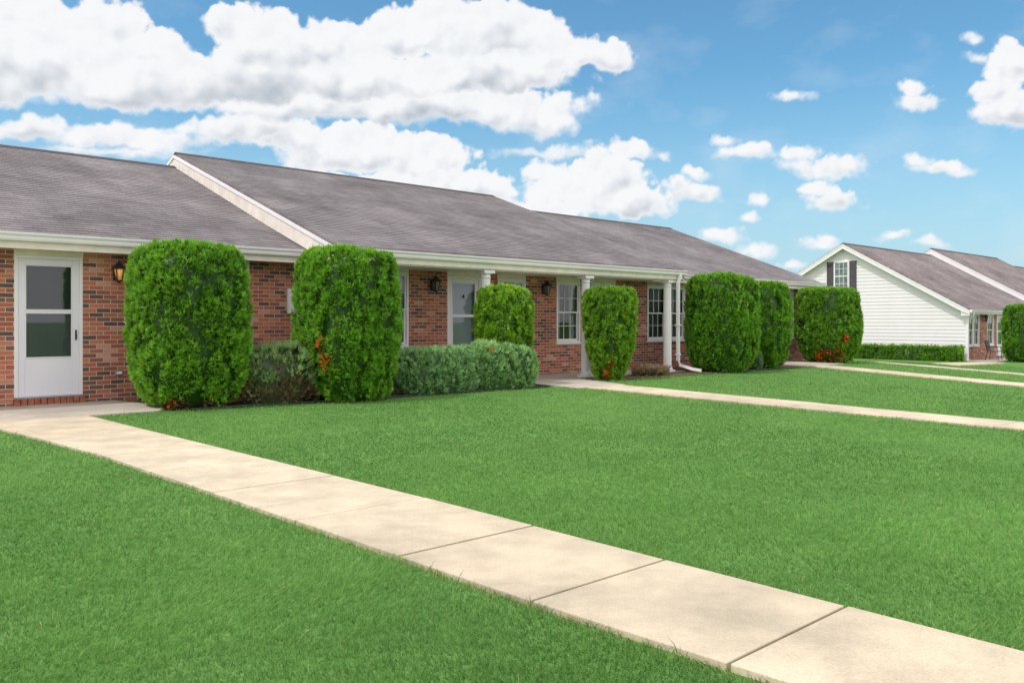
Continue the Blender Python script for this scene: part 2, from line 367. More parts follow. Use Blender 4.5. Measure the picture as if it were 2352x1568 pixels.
def window(root, x0, x1, z0, z1, y, kind='drapes', cols=3, rows=2, label=None, head=False):
    f = MB(); ring(f, x0, x1, z0, z1, .045, y-.018, y+.07)
    fr = f.build('window', M['white'], root, bevel=.004)
    if label: fr['label'] = label
    if head: header(fr, x0, x1, z1, y)
    zm = (z0+z1)/2; a, b = x0+.047, x1-.047
    s = MB(); ring(s, a, b, zm-.02, z1-.047, .035, y+.012, y+.04); s.build('upper_sash', M['white'], fr, bevel=.003)
    s = MB(); ring(s, a, b, z0+.047, zm+.015, .035, y+.043, y+.068, .05); s.build('lower_sash', M['white'], fr, bevel=.003)
    g = MB()
    for (c, d, yy) in ((zm+.015, z1-.082, y+.022), (z0+.097, zm-.02, y+.05)):
        for i in range(1, cols): xx = a+.035+(b-a-.07)*i/cols; g.box(xx-.007, xx+.007, yy-.004, yy+.008, c, d)
        for i in range(1, rows): zz = c+(d-c)*i/rows; g.box(a+.035, b-.035, yy-.0035, yy+.0075, zz-.007, zz+.007)
    g.build('grille', M['white'], fr)
    p = MB(); p.poly([(a+.03, y+.028, zm), (b-.03, y+.028, zm), (b-.03, y+.028, z1-.07), (a+.03, y+.028, z1-.07)])
    p.build('pane', M['glass'], fr, fix=False)
    p = MB(); p.poly([(a+.03, y+.056, z0+.08), (b-.03, y+.056, z0+.08), (b-.03, y+.056, zm), (a+.03, y+.056, zm)])
    p.build('pane', M['glass'], fr, fix=False)
    w = x1-x0
    if kind == 'drapes':
        pleats(x0+.01, x0+w*.3, z0, z1, y+.14, 5).build('curtain', M['curtain'], fr, fix=False)
        pleats(x1-w*.3, x1-.01, z0, z1, y+.14, 5).build('curtain', M['curtain'], fr, fix=False)
    elif kind == 'sheer':
        pleats(x0+.01, x1-.01, z0, z1, y+.14, 12, .008).build('curtain', M['blind'], fr, fix=False)
    elif kind == 'blind':
        m = MB(); zz = z1
        while zz > z0+.05: m.poly([(x0+.01, y+.13, zz), (x1-.01, y+.13, zz), (x1-.01, y+.15, zz-.045), (x0+.01, y+.15, zz-.045)]); zz -= .05
        m.build('blind', M['blind'], fr, fix=False)
    MB().box(x0-.03, x1+.03, y-.04, y-.003, z0-.035, z0-.002).build('sill', M['white'], fr, bevel=.004)
    return fr

def text_mesh(body, size, loc, mat, parent, name):
    cu = bpy.data.curves.new('t', 'FONT'); cu.body = body; cu.size = size; cu.align_x = 'CENTER'; cu.align_y = 'CENTER'; cu.extrude = .002; cu.offset = .004
    t = bpy.data.objects.new('t', cu); C.objects.link(t); dg = bpy.context.evaluated_depsgraph_get(); dg.update()
    me = bpy.data.meshes.new_from_object(t.evaluated_get(dg)); bpy.data.objects.remove(t)
    for v in me.vertices: x, yy, z = v.co; v.co = (x, -z, yy)
    me.materials.clear(); me.materials.append(mat)
    o = bpy.data.objects.new(name, me); C.objects.link(o); o.parent = parent; o.location = Vector(loc)-origin_of(parent); return o

def door(root, x0, x1, z0, z1, y, inner, number=None, label=None, head=False):
    f = MB(); ring(f, x0, x1, z0, z1, .05, y-.02, y+.085, .03)
    d = f.build('door', M['white'], root, bevel=.004)
    if label: d['label'] = label
    if head: header(d, x0, x1, z1, YW)
    a, b, c, e = x0+.053, x1-.053, z0+.033, z1-.053
    g0, g1 = c+.58, e-.09; gm = (g0+g1)/2; sw = .095
    l = MB(); l.box(a, a+sw, y+.0, y+.045, c, e).box(b-sw, b, y, y+.045, c, e).box(a+sw, b-sw, y, y+.045, e-.09, e).box(a+sw, b-sw, y+.004, y+.041, c, g0)
    l.box(a+sw, b-sw, y+.002, y+.043, gm-.018, gm+.018)
    l.build('storm_door', M['doorw'], d, bevel=.005)
    r = MB(); ring(r, a+sw+.001, b-sw-.001, g0+.001, gm-.019, .014, y-.006, y+.03); ring(r, a+sw+.001, b-sw-.001, gm+.019, g1-.001, .014, y-.006, y+.03)
    r.build('glass_trim', M['white'], d)
    p = MB(); p.poly([(a+sw, y+.022, g0), (b-sw, y+.022, g0), (b-sw, y+.022, g1), (a+sw, y+.022, g1)]); p.build('pane', M['glass'], d, fix=False)
    MB().box(a, b, y+.1, y+.14, c, e).build('inner_door', inner, d)
    if inner is M['innerdark']: MB().box(a+.05, b-.05, y+.075, y+.098, c+.2, gm).build('screen_panel', M['innergrey'], d)
    h = MB(); hx = b-.045; hz = c+.93
    h.box(hx-.011, hx+.011, y-.010, y-.0005, hz-.08, hz+.08).tube([(hx, y-.01, hz+.065), (hx, y-.04, hz+.055), (hx, y-.044, hz), (hx, y-.04, hz-.055), (hx, y-.01, hz-.065)], .007, 8)
    h.build('handle', M['black'], d)
    if number: text_mesh(number, .15, ((a+b)/2, y+.018, g1-.3), M['black'], d, 'number')
    MB().box(x0, x1, y-.06, y-.022, z0+.0, z0+.022).build('threshold', M['steel'], d)
    if z0 > .1:
        t = MB(); n = 11; w = (x1-x0+.04)/n
        for i in range(n): t.box(x0-.02+i*w+.005, x0-.02+(i+1)*w-.005, y-.10, y-.003, z0-.105, z0-.002)
        t.build('brick_step', M['brickplain'], d, bevel=.004)
    return d

def gutter(root, x0, x1, ye, zt):
    pf = [(ye, zt-.12), (ye-.07, zt-.12), (ye-.085, zt-.09), (ye-.088, zt-.06), (ye-.118, zt-.025), (ye-.12, zt), (ye-.108, zt), (ye-.105, zt-.02), (ye-.02, zt-.02), (ye, zt)]
    return MB().prism(pf, x0, x1).build('gutter', M['white'], root)

def roof(root, x0, x1, ye, ze, yr, zr, mat, step=.14):
    L = math.hypot(yr-ye, zr-ze); n = int(L/step); dy = (yr-ye)/n; dz = (zr-ze)/n; t = .010
    pts = []
    for i in range(n):
        pts.append((ye+i*dy, ze+i*dz+t)); pts.append((ye+(i+1)*dy, ze+(i+1)*dz+.001))
    bk = [(2*yr-a, b) for a, b in reversed(pts)]
    yb = 2*yr-ye
    prof = pts+bk
    under = [(yb, ze-.05), (yr, zr-.05), (ye, ze-.05)]
    mb = MB(); P = prof+under
    for (a, b), (c, d) in zip(P, P[1:]+P[:1]): mb.poly([(x0, a, b), (x1, a, b), (x1, c, d), (x0, c, d)])
    for xx in (x0, x1):
        for i in range(0, len(pts), 2):
            (a, b), (c, d) = pts[i], pts[i+1]
            mb.poly([(xx, a, b), (xx, c, d), (xx, c, d-.06), (xx, a, b-.068)])
            a2, c2 = 2*yr-a, 2*yr-c
            mb.poly([(xx, a2, b), (xx, c2, d), (xx, c2, d-.06), (xx, a2, b-.068)])
    r = mb.build('roof', mat, root, fix=False)
    cp = MB(); x = x0
    while x < x1-.01:
        e = min(x+.31, x1); s = (zr-ze)/(yr-ye)
        cp.prism([(yr-.15, zr-.15*s+.012), (yr, zr+.03), (yr+.15, zr-.15*s+.012), (yr, zr-.02)], x, e-.004); x += .31
    cp.build('ridge_cap', M['ridge'], r)
    return r

def rake(root, xa, xb, ye, ze, yr, zr, w=.34, mat=None):
    s = (zr-ze)/(yr-ye); mb = MB()
    mb.prism([(ye-.0, ze-.055), (yr, zr-.055), (yr, zr-.055-w), (ye+.35, ze+.35*s-.055-w), (ye, ze-.055-w*.75)], xa, xb)
    yb = 2*yr-ye
    mb.prism([(yb, ze-.055), (yr, zr-.055), (yr, zr-.055-w), (yb-.35, ze+.35*s-.055-w), (yb, ze-.055-w*.75)], xa, xb)
    o = mb.build('rake_board', mat or M['cream'], root)
    t = MB()
    t.prism([(ye-.01, ze-.05), (yr, zr-.05), (yr, zr-.12), (ye-.01, ze-.12)], xa-.02, xa-.002)
    t.prism([(yb+.01, ze-.05), (yr, zr-.05), (yr, zr-.12), (yb+.01, ze-.12)], xa-.02, xa-.002)
    t.build('drip_edge', M['white'], o)
    return o

def column(root, x, y, z0, z1, r=.105):
    seg = 80; mb = MB()
    for z, k in ((z0+.14, 1.0), (z1-.16, .93)):
        for i in range(seg):
            a = 2*math.pi*i/seg; rr = r*k*(1-.07*max(0, math.sin(a*20)))
            mb.v.append((x+rr*math.cos(a), y+rr*math.sin(a), z))
    for i in range(seg): mb.f.append((i, (i+1) % seg, seg+(i+1) % seg, seg+i))
    c = mb.build('column', M['white'], root)
    b = MB(); b.box(x-.14, x+.14, y-.14, y+.14, z0, z0+.05).lathe(x, y, [(.13, z0+.05), (.135, z0+.08), (.12, z0+.1), (.115, z0+.145)], 28); b.build('base', M['white'], c)
    b = MB(); b.lathe(x, y, [(.1, z1-.165), (.118, z1-.15), (.1, z1-.135), (.1, z1-.09), (.13, z1-.06)], 28).box(x-.14, x+.14, y-.14, y+.14, z1-.06, z1); b.build('capital', M['white'], c)
    return c

# ------------------------------------------------------------------ near brick building
NB = thing('brick_building', 'long single storey brick building with grey shingle roofs and white porch columns', 'building', (12, YW, 0))
XL, XR = -6., 27.1
doors = [(3.06, 4.02, .13, 2.32), (11.38, 12.34, .1, 2.3), (16.04, 17.0, .1, 2.3), (23.3, 24.26, .1, 2.3)]
wins = [(-1.6, -.7, .8, 2.3, 'drapes'), (5.92, 6.81, .8, 2.32, 'sheer'), (9.45, 10.34, .78, 2.33, 'drapes'), (12.84, 13.73, .78, 2.3, 'sheer'), (14.78, 15.63, .78, 2.3, 'drapes'),
        (18.34, 19.18, .78, 2.3, 'blind'), (19.22, 20.06, .78, 2.3, 'blind'), (25.35, 26.2, .78, 2.3, 'drapes')]
mb = MB(); ops = [d for d in doors]+[w[:4] for w in wins]
wall_sheet(mb, XL, XR, -.3, 2.42, YW, ops)
mb.poly([(XR, YW, -.3), (XR, 26.5, -.3), (XR, 26.5, 2.42), (XR, YW, 2.42)])
mb.poly([(XL, YW, -.3), (XL, 26.5, -.3), (XL, 26.5, 2.42), (XL, YW, 2.42)])
mb.poly([(XL, 26.5, -.3), (XR, 26.5, -.3), (XR, 26.5, 2.42), (XL, 26.5, 2.42)])
mb.build('wall', M['brick'], NB, fix=False)
MB().poly([(XL, YW+1.3, -.2), (XR, YW+1.3, -.2), (XR, YW+1.3, 2.6), (XL, YW+1.3, 2.6)]).build('dark_room_backing', M['dark'], NB, fix=False)  # near-black sheet standing in for the unlit rooms behind the glass
for i, d in enumerate(doors):
    door(NB, *d, YW+.015, M['innerdark'] if i == 0 else M['innerdoor'], '4' if i == 1 else None,
         ['white storm door with dark glass left of the lit lamp', 'white storm door with number 4', None, None][i], True)
for w in wins: window(NB, *w[:4], YW, w[4], head=True)

EA = (14.05, 2.62, 20.5, 5.04); EB = (13.0, 2.66, 20.5, 5.38)
roof(NB, XL-.3, 7.86, *EA, M['shingle']); roof(NB, 7.76, 18.0, *EB, M['shingle']); roof(NB, 17.9, 27.45, *EA, M['shingle'])
rake(NB, 7.74, 7.775, *EB)
rake(NB, 17.97, 18.0, *EB); rake(NB, 27.42, 27.45, *EA)
for xx in (7.80, 17.93): MB().prism([(13.02, 2.392), (14.5, 2.392), (14.5, 3.05), (13.02, 2.6)], xx, xx+.03).build('eave_panel', M['cream'], NB)
for xx in (27.12, XL-.02): MB().prism([(YW, 2.42), (26.5, 2.42), (20.5, 4.9)], xx-.02, xx).build('gable_panel', M['cream'], NB)
for x0, x1, y in ((XL-.3, 7.74, 14.05), (7.76, 18.0, 13.0), (18.02, 27.45, 14.05)):
    MB().box(x0, x1, y, y+.025, 2.385, 2.60).build('fascia', M['cream'], NB)
    gutter(NB, x0, x1, y-.002, 2.615)
    MB().box(x0, x1, y+.027, YW+.0, 2.402, 2.414).build('soffit', M['cream'], NB)
MB().box(7.9, 17.85, 13.06, 13.28, 2.36, 2.400).build('porch_beam', M['white'], NB)
for x in (11.36, 14.42, 17.52): column(NB, x, 13.17, .03, 2.36)
column(NB, 8.35, 13.17, .03, 2.36)
d = MB()
d.tube([(17.72, 12.93, 2.55), (17.72, 12.93, 2.45), (17.66, 12.94, 2.3), (17.66, 12.94, .32), (17.69, 12.9, .2), (17.84, 12.62, .1), (17.93, 12.42, .07)], .05, 4, rot=math.pi/4)
ds = d.build('downspout', M['white'], NB)
for zz in (1.2, .45): MB().box(17.6, 17.72, 12.885, 13.0, zz, zz+.03).build('strap', M['white'], ds)

# ------------------------------------------------------------------ lamps, boxes
def wall_lamp(x, y, z, lit, label):
    t = thing('wall_lamp', label, 'lamp', (x, y, z), 'black wall lanterns')
    MB().box(x-.05, x+.05, y-.02, y-.001, z-.13, z+.1).build('backplate', M['black'], t, bevel=.006)
    MB().tube([(x, y-.02, z-.1), (x, y-.08, z-.14), (x, y-.14, z-.13)], .011, 8).build('bracket', M['black'], t)
    MB().tube([(x, y-.02, z+.03), (x, y-.05, z+.1), (x, y-.1, z+.12)], .009, 8).build('bracket', M['black'], t)
    c = y-.145; R = math.pi/4
    if lit:
        MB().lathe(x, c, [(.045, z-.125), (.08, z+.065)], 4, R).build('lantern_glass', M['glass'], t)
        MB().lathe(x, c, [(.012, z-.12), (.014, z-.07), (.03, z-.035), (.034, z-.005), (.02, z+.03), (.004, z+.045)], 12).build('bulb', M['bulb'], t, smooth=True)
        MB().lathe(x, c, [(.03, z-.12), (.058, z-.0), (.066, z+.05)], 12).build('inner_shade', M['amber'], t, smooth=True)
    else:
        MB().lathe(x, c, [(.045, z-.125), (.08, z+.065)], 4, R).build('lantern_glass', M['lampglass'], t)
    f = MB()
    for k in range(4):
        a = R+k*math.pi/2
        f.tube([(x+.049*math.cos(a), c+.049*math.sin(a), z-.13), (x+.086*math.cos(a), c+.086*math.sin(a), z+.07)], .010, 4)
    f.lathe(x, c, [(.02, z-.17), (.03, z-.155), (.062, z-.135), (.058, z-.125)], 4, R); f.build('frame', M['black'], t)
    MB().lathe(x, c, [(.125, z+.055), (.128, z+.068), (.07, z+.12), (.04, z+.155), (.02, z+.16), (.012, z+.18), (.02, z+.19), (.006, z+.2)], 4, R).build('cap', M['black'], t)
wall_lamp(4.52, YW, 2.1, True, 'black wall lantern glowing amber beside the leftmost white door')
wall_lamp(10.96, YW, 2.1, False, 'unlit black wall lantern left of the door numbered 4')
wall_lamp(14.32, YW, 2.1, False, 'unlit black wall lantern left of the curtained window under the porch')
wall_lamp(46.4, 15.2, 1.48, False, 'small dark wall lantern above the patio chair on the far house')

def utility(x0, x1, label):
    t = thing('utility_box', label, 'utility box', (x0, YW, 1.45), 'white utility boxes on the brick wall')
    MB().box(x0, x1, YW-.07, YW-.001, 1.45, 1.92).build('cabinet', M['white'], t, bevel=.008)
    m = MB(); ring(m, x0+.03, x1-.03, 1.48, 1.89, .015, YW-.078, YW-.0705); m.build('door_rim', M['white'], t)
    MB().box(x1-.16, x1-.06, YW-.076, YW-.0705, 1.6, 1.78).build('faceplate', M['shutter'], t)
utility(7.55, 7.92, 'white box on the brick wall left of the second large shrub')
utility(17.34, 17.7, 'white box on the brick wall right of the narrow shrub by a column')
t = thing('outlet_cover', 'small grey outlet cover low on the brick wall beside the leftmost door', 'outlet', (4.56, YW, .47))
MB().box(4.5, 4.62, YW-.04, YW-.001, .43, .51).build('cover', M['steel'], t, bevel=.006); MB().box(4.52, 4.6, YW-.05, YW-.0405, .45, .49).build('flap', M['white'], t, bevel=.004)

# ------------------------------------------------------------------ far house
FH = thing('siding_house', 'far house with white siding gable, dark shutters and brown shingle roofs', 'house', (43.7, 15.2, -.6))
XG = 43.7; EY, EZ, RY, RZ = 14.8, 1.9, 21.1, 5.5; P = (RZ-EZ)/(RY-EY)
ops = [(44.3, 45.05, .1, 1.68), (45.09, 45.84, .1, 1.68), (47.0, 47.9, .1, 1.68), (48.4, 49.36, -.5, 1.65), (51.5, 52.4, .1, 1.68)]
mb = MB(); wall_sheet(mb, XG, 80, -.9, 1.72, 15.2, ops); mb.build('wall', M['brick'], FH, fix=False)
sd = MB(); z = -.7; st = .18; dp = .02
while z < RZ-.1:
    z1 = z+st
    def hw(q): return 6.1 if q < EZ-.1 else max(0.005, min(6.1, (RZ-.05-q)/P))
    a, b = hw(z), hw(z1)
    sd.poly([(XG-dp, RY-a, z), (XG-dp, RY+a, z), (XG, RY+b, z1), (XG, RY-b, z1)])
    sd.poly([(XG-.0, RY-a, z), (XG-.0, RY+a, z), (XG-dp, RY+a, z), (XG-dp, RY-a, z)])
    z = z1
sd.build('gable_siding', M['siding'], FH, fix=False)
for sgn in (-1, 1):
    MB().poly([(43.39, RY, RZ-.07), (43.39, RY+sgn*6.3, EZ-.07), (XG+.02, RY+sgn*6.3, EZ-.07), (XG+.02, RY, RZ-.07)]).build('rake_soffit', M['white'], FH, fix=False)
MB().box(XG-.04, XG+.06, RY-6.14, RY-6.02, -.7, 1.8).build('corner_post', M['white'], FH)
MB().box(XG+.3, 80, 16.6, 16.62, -.7, 1.8).build('dark_room_backing', M['dark'], FH)  # dark sheet in place of unlit rooms
MB().poly([(XG, 27.2, -.9), (80, 27.2, -.9), (80, 27.2, 1.9), (XG, 27.2, 1.9)]).build('back_wall', M['siding'], FH, fix=False)
for o in ops[:3]+ops[4:]: window(FH, *o, 15.2, 'drapes', 2, 2)
door(FH, *ops[3], 15.215, M['innerdoor'])
roof(FH, 43.4, 55.3, EY, EZ, RY, RZ, M['shingle_far']); roof(FH, 55.2, 67.2, 13.9, 1.75, RY, RZ+.42, M['shingle_far']); roof(FH, 67.1, 80, EY, EZ, RY, RZ, M['shingle_far'])
rake(FH, 43.36, 43.395, EY, EZ, RY, RZ, .24, M['white']); rake(FH, 55.16, 55.19, 13.9, 1.75, RY, RZ+.42, .34, M['white'])
MB().prism([(EY, EZ-.3), (15.2, EZ-.3), (15.2, EZ+.12), (EY, EZ-.06)], 43.4, 43.44).build('eave_panel', M['white'], FH)
MB().prism([(13.95, 1.45), (15.2, 1.45), (15.2, 2.2), (13.95, 1.69)], 55.2, 55.24).build('eave_panel', M['white'], FH)
for x0, x1, y, zt in ((43.4, 55.15, EY, EZ), (55.2, 67.2, 13.9, 1.75), (67.3, 80, EY, EZ)):
    gutter(FH, x0, x1, y-.002, zt-.02); MB().box(x0, x1, y, y+.025, zt-.22, zt-.04).build('fascia', M['white'], FH)
    MB().box(x0, x1, y+.027, 15.2, zt-.2, zt-.19).build('soffit', M['white'], FH)
MB().tube([(43.75, 14.74, 1.76), (43.8, 14.78, 1.6), (43.98, 15.1, 1.3), (43.98, 15.14, 1.1), (43.98, 15.14, -.5), (43.98, 14.95, -.56)], .045, 4, rot=math.pi/4).build('downspout', M['white'], FH)
def gable_window():
    y0, y1, z0, z1 = 20.88, 21.72, 2.95, 4.55; x = XG-.025
    def bx(m, xa, xb, ya, yb, za, zb): m.box(xa, xb, ya, yb, za, zb)
    f = MB(); w = .07
    bx(f, x-.05, x, y0, y0+w, z0, z1); bx(f, x-.05, x, y1-w, y1, z0, z1); bx(f, x-.05, x, y0+w, y1-w, z1-w, z1); bx(f, x-.05, x, y0+w, y1-w, z0, z0+w)
    zm = (z0+z1)/2; bx(f, x-.045, x-.002, y0+w, y1-w, zm-.025, zm+.025)
    fr = f.build('window', M['white'], FH)
    g = MB()
    for i in (1, 2): yy = y0+w+(y1-y0-2*w)*i/3; bx(g, x-.04, x-.02, yy-.01, yy+.01, z0+w, z1-w)
    for zz in ((z0+zm)/2, (zm+z1)/2): bx(g, x-.038, x-.022, y0+w, y1-w, zz-.01, zz+.01)
    g.build('grille', M['white'], fr)
    MB().poly([(x-.017, y0+w, z0+w), (x-.017, y1-w, z0+w), (x-.017, y1-w, z1-w), (x-.017, y0+w, z1-w)]).build('pane', M['gable_glass'], fr, fix=False)
    for ya, yb in ((y0-.4, y0-.04), (y1+.04, y1+.4)):
        s = MB(); s.box(x-.03, x, ya, ya+.05, z0, z1).box(x-.03, x, yb-.05, yb, z0, z1).box(x-.03, x, ya+.05, yb-.05, z1-.06, z1).box(x-.03, x, ya+.05, yb-.05, z0, z0+.06).box(x-.03, x, ya+.05, yb-.05, zm-.03, zm+.03)
        q = z0+.07
        while q < z1-.1:
            s.poly([(x-.026, ya+.05, q), (x-.026, yb-.05, q), (x-.008, yb-.05, q+.05), (x-.008, ya+.05, q+.05)]); q += .05
        s.build('shutter', M['shutter'], FH, fix=False)
gable_window()

def chair(x, y, z):
    t = thing('patio_chair', 'dark metal patio chair on the porch of the far house', 'chair', (x, y, z))
    MB().box(x-.25, x+.25, y-.25, y+.22, z+.41, z+.44).build('seat', M['shutter'], t, bevel=.01)
    m = MB()
    m.prism([(y+.2, z+.45), (y+.23, z+.45), (y+.33, z+.95), (y+.3, z+.95)], x-.24, x+.24); m.build('backrest', M['shutter'], t)
    for sx in (-1, 1):
        MB().tube([(x+sx*.25, y-.22, z+.64), (x+sx*.25, y-.24, z+.4), (x+sx*.27, y-.28, z)], .014, 8).build('leg', M['black'], t)
        MB().tube([(x+sx*.25, y+.34, z+.97), (x+sx*.25, y+.22, z+.42), (x+sx*.27, y+.3, z)], .014, 8).build('leg', M['black'], t)
        MB().tube([(x+sx*.25, y-.24, z+.64), (x+sx*.26, y, z+.66), (x+sx*.25, y+.27, z+.64)], .016, 8).build('armrest', M['black'], t)
chair(45.3, 14.35, Z(45, 14.3)+.032)

# ------------------------------------------------------------------ foliage
def noise3(P, f, seed, n=10):
    r = np.random.default_rng(seed); out = np.zeros(len(P))
    for i in range(n):
        k = r.normal(size=3); k /= np.linalg.norm(k); k *= f*r.uniform(.6, 1.6)
        out += np.sin(P@k+r.uniform(0, 6.28))
    return out/math.sqrt(n)
def nrm(v): return v/np.maximum(np.linalg.norm(v, axis=-1, keepdims=True), 1e-9)

def sprays(P, D, L, w, col, r, tipcol=1.2, fan=.6):
    n = len(P); S = nrm(np.cross(D, r.normal(size=(n, 3)))); K = np.cross(D, S)
    L = L[:, None]; w = w[:, None]
    a = P-S*w; b = P+S*w
    t0 = P+D*L
    t1 = P+(D*.72+S*fan+K*r.normal(0, .2, (n, 1)))*L*r.uniform(.7, 1, (n, 1)); t2 = P+(D*.72-S*fan+K*r.normal(0, .2, (n, 1)))*L*r.uniform(.7, 1, (n, 1))
    V = np.stack([a, b, t0, t1, t2], 1).reshape(-1, 3)
    base = np.arange(n)[:, None]*5
    T = np.stack([base+np.array([0, 1, 2]), base+np.array([0, 1, 3]), base+np.array([0, 1, 4])], 1).reshape(-1, 3)
    cc = np.repeat(col[:, None, :], 5, 1); cc[:, :2] *= .74; cc[:, 2:] *= tipcol  # spray bases painted darker than tips, imitating shade deeper in the foliage
    return V, T, np.minimum(cc, .92).reshape(-1, 3)

def surf(profile, R, H, n, r, sq=3.2, ax=(1, 1), box=None):
    if box is not None:
        hx, hy = box; areas = np.array([2*hy*H, 2*hy*H, 2*hx*H, 2*hx*H, 4*hx*hy]); k = r.choice(5, n, p=areas/areas.sum())
        a, b = r.uniform(-1, 1, n), r.random(n)
        P = np.zeros((n, 3)); N = np.zeros((n, 3))
        for i, (px, py, pz, nn) in enumerate(((-hx, a*hy, b*H, (-1, 0, .1)), (hx, a*hy, b*H, (1, 0, .1)), (a*hx, -hy, b*H, (0, -1, .1)), (a*hx, hy, b*H, (0, 1, .1)), (a*hx, (b*2-1)*hy, H, (0, 0, 1)))):
            m = k == i; P[m] = np.stack([np.broadcast_to(px, (n,)), np.broadcast_to(py, (n,)), np.broadcast_to(pz, (n,))], 1)[m]; N[m] = nn
        return P, nrm(N)
    pr = np.array(profile); rr = pr[:, 0]*R; zz = pr[:, 1]*H
    seg = np.hypot(np.diff(rr), np.diff(zz)); area = seg*(rr[1:]+rr[:-1])/2; cdf = np.cumsum(area)/area.sum()
    u = (np.arange(n)+r.random(n))/n; r.shuffle(u); k = np.searchsorted(cdf, u); k = np.clip(k, 0, len(seg)-1); t = r.random(n)
    rad = rr[k]*(1-t)+rr[k+1]*t; z = zz[k]*(1-t)+zz[k+1]*t
    th = r.random(n)*2*math.pi; c, s = np.cos(th), np.sin(th)
    q = (np.abs(c)**sq+np.abs(s)**sq)**(-1/sq)
    x = rad*c*q*ax[0]; y = rad*s*q*ax[1]
    dr = np.diff(rr)[k]; dz = np.diff(zz)[k]; ln = np.hypot(dr, dz)
    nx = np.sign(c)*np.abs(c*q)**(sq-1); ny = np.sign(s)*np.abs(s*q)**(sq-1); l2 = np.hypot(nx, ny)
    N = np.stack([nx/l2*dz/ln, ny/l2*dz/ln, -dr/ln], 1)
    return np.stack([x, y, z], 1), nrm(N)

ARB = [(.55, .0), (.76, .06), (.93, .2), (.99, .4), (1., .6), (.985, .78), (.95, .89), (.86, .955), (.68, .985), (0, 1.0)]
ARB_WIDE = [(.55, .0), (.77, .06), (.93, .2), (1., .38), (.99, .6), (.97, .8), (.94, .9), (.86, .96), (.66, .99), (0, 1.0)]
JUN = [(.85, .0), (.97, .2), (1., .5), (.95, .78), (.78, .93), (.45, .99), (0, 1.0)]

def core_mesh(profile, R, H, base, seed, k=.84, sq=3.2, ax=(1, 1), col=(.03, .08, .01)):
    pr = np.array(profile); nz, nt = len(pr), 28; th = np.arange(nt)*2*math.pi/nt
    c, s = np.cos(th), np.sin(th); q = (np.abs(c)**sq+np.abs(s)**sq)**(-1/sq)
    V = []
    for a, b in pr:
        V.append(np.stack([a*R*k*c*q*ax[0], a*R*k*s*q*ax[1], np.full(nt, b*H*(.5+.5*k))], 1))
    V = np.concatenate(V)+np.array(base); T = []
    for i in range(nz-1):
        for j in range(nt):
            j2 = (j+1) % nt; a, b, cc, d = i*nt+j, i*nt+j2, (i+1)*nt+j2, (i+1)*nt+j; T += [(a, b, cc), (a, cc, d)]
    return V, np.array(T), np.tile(np.array(col), (len(V), 1))

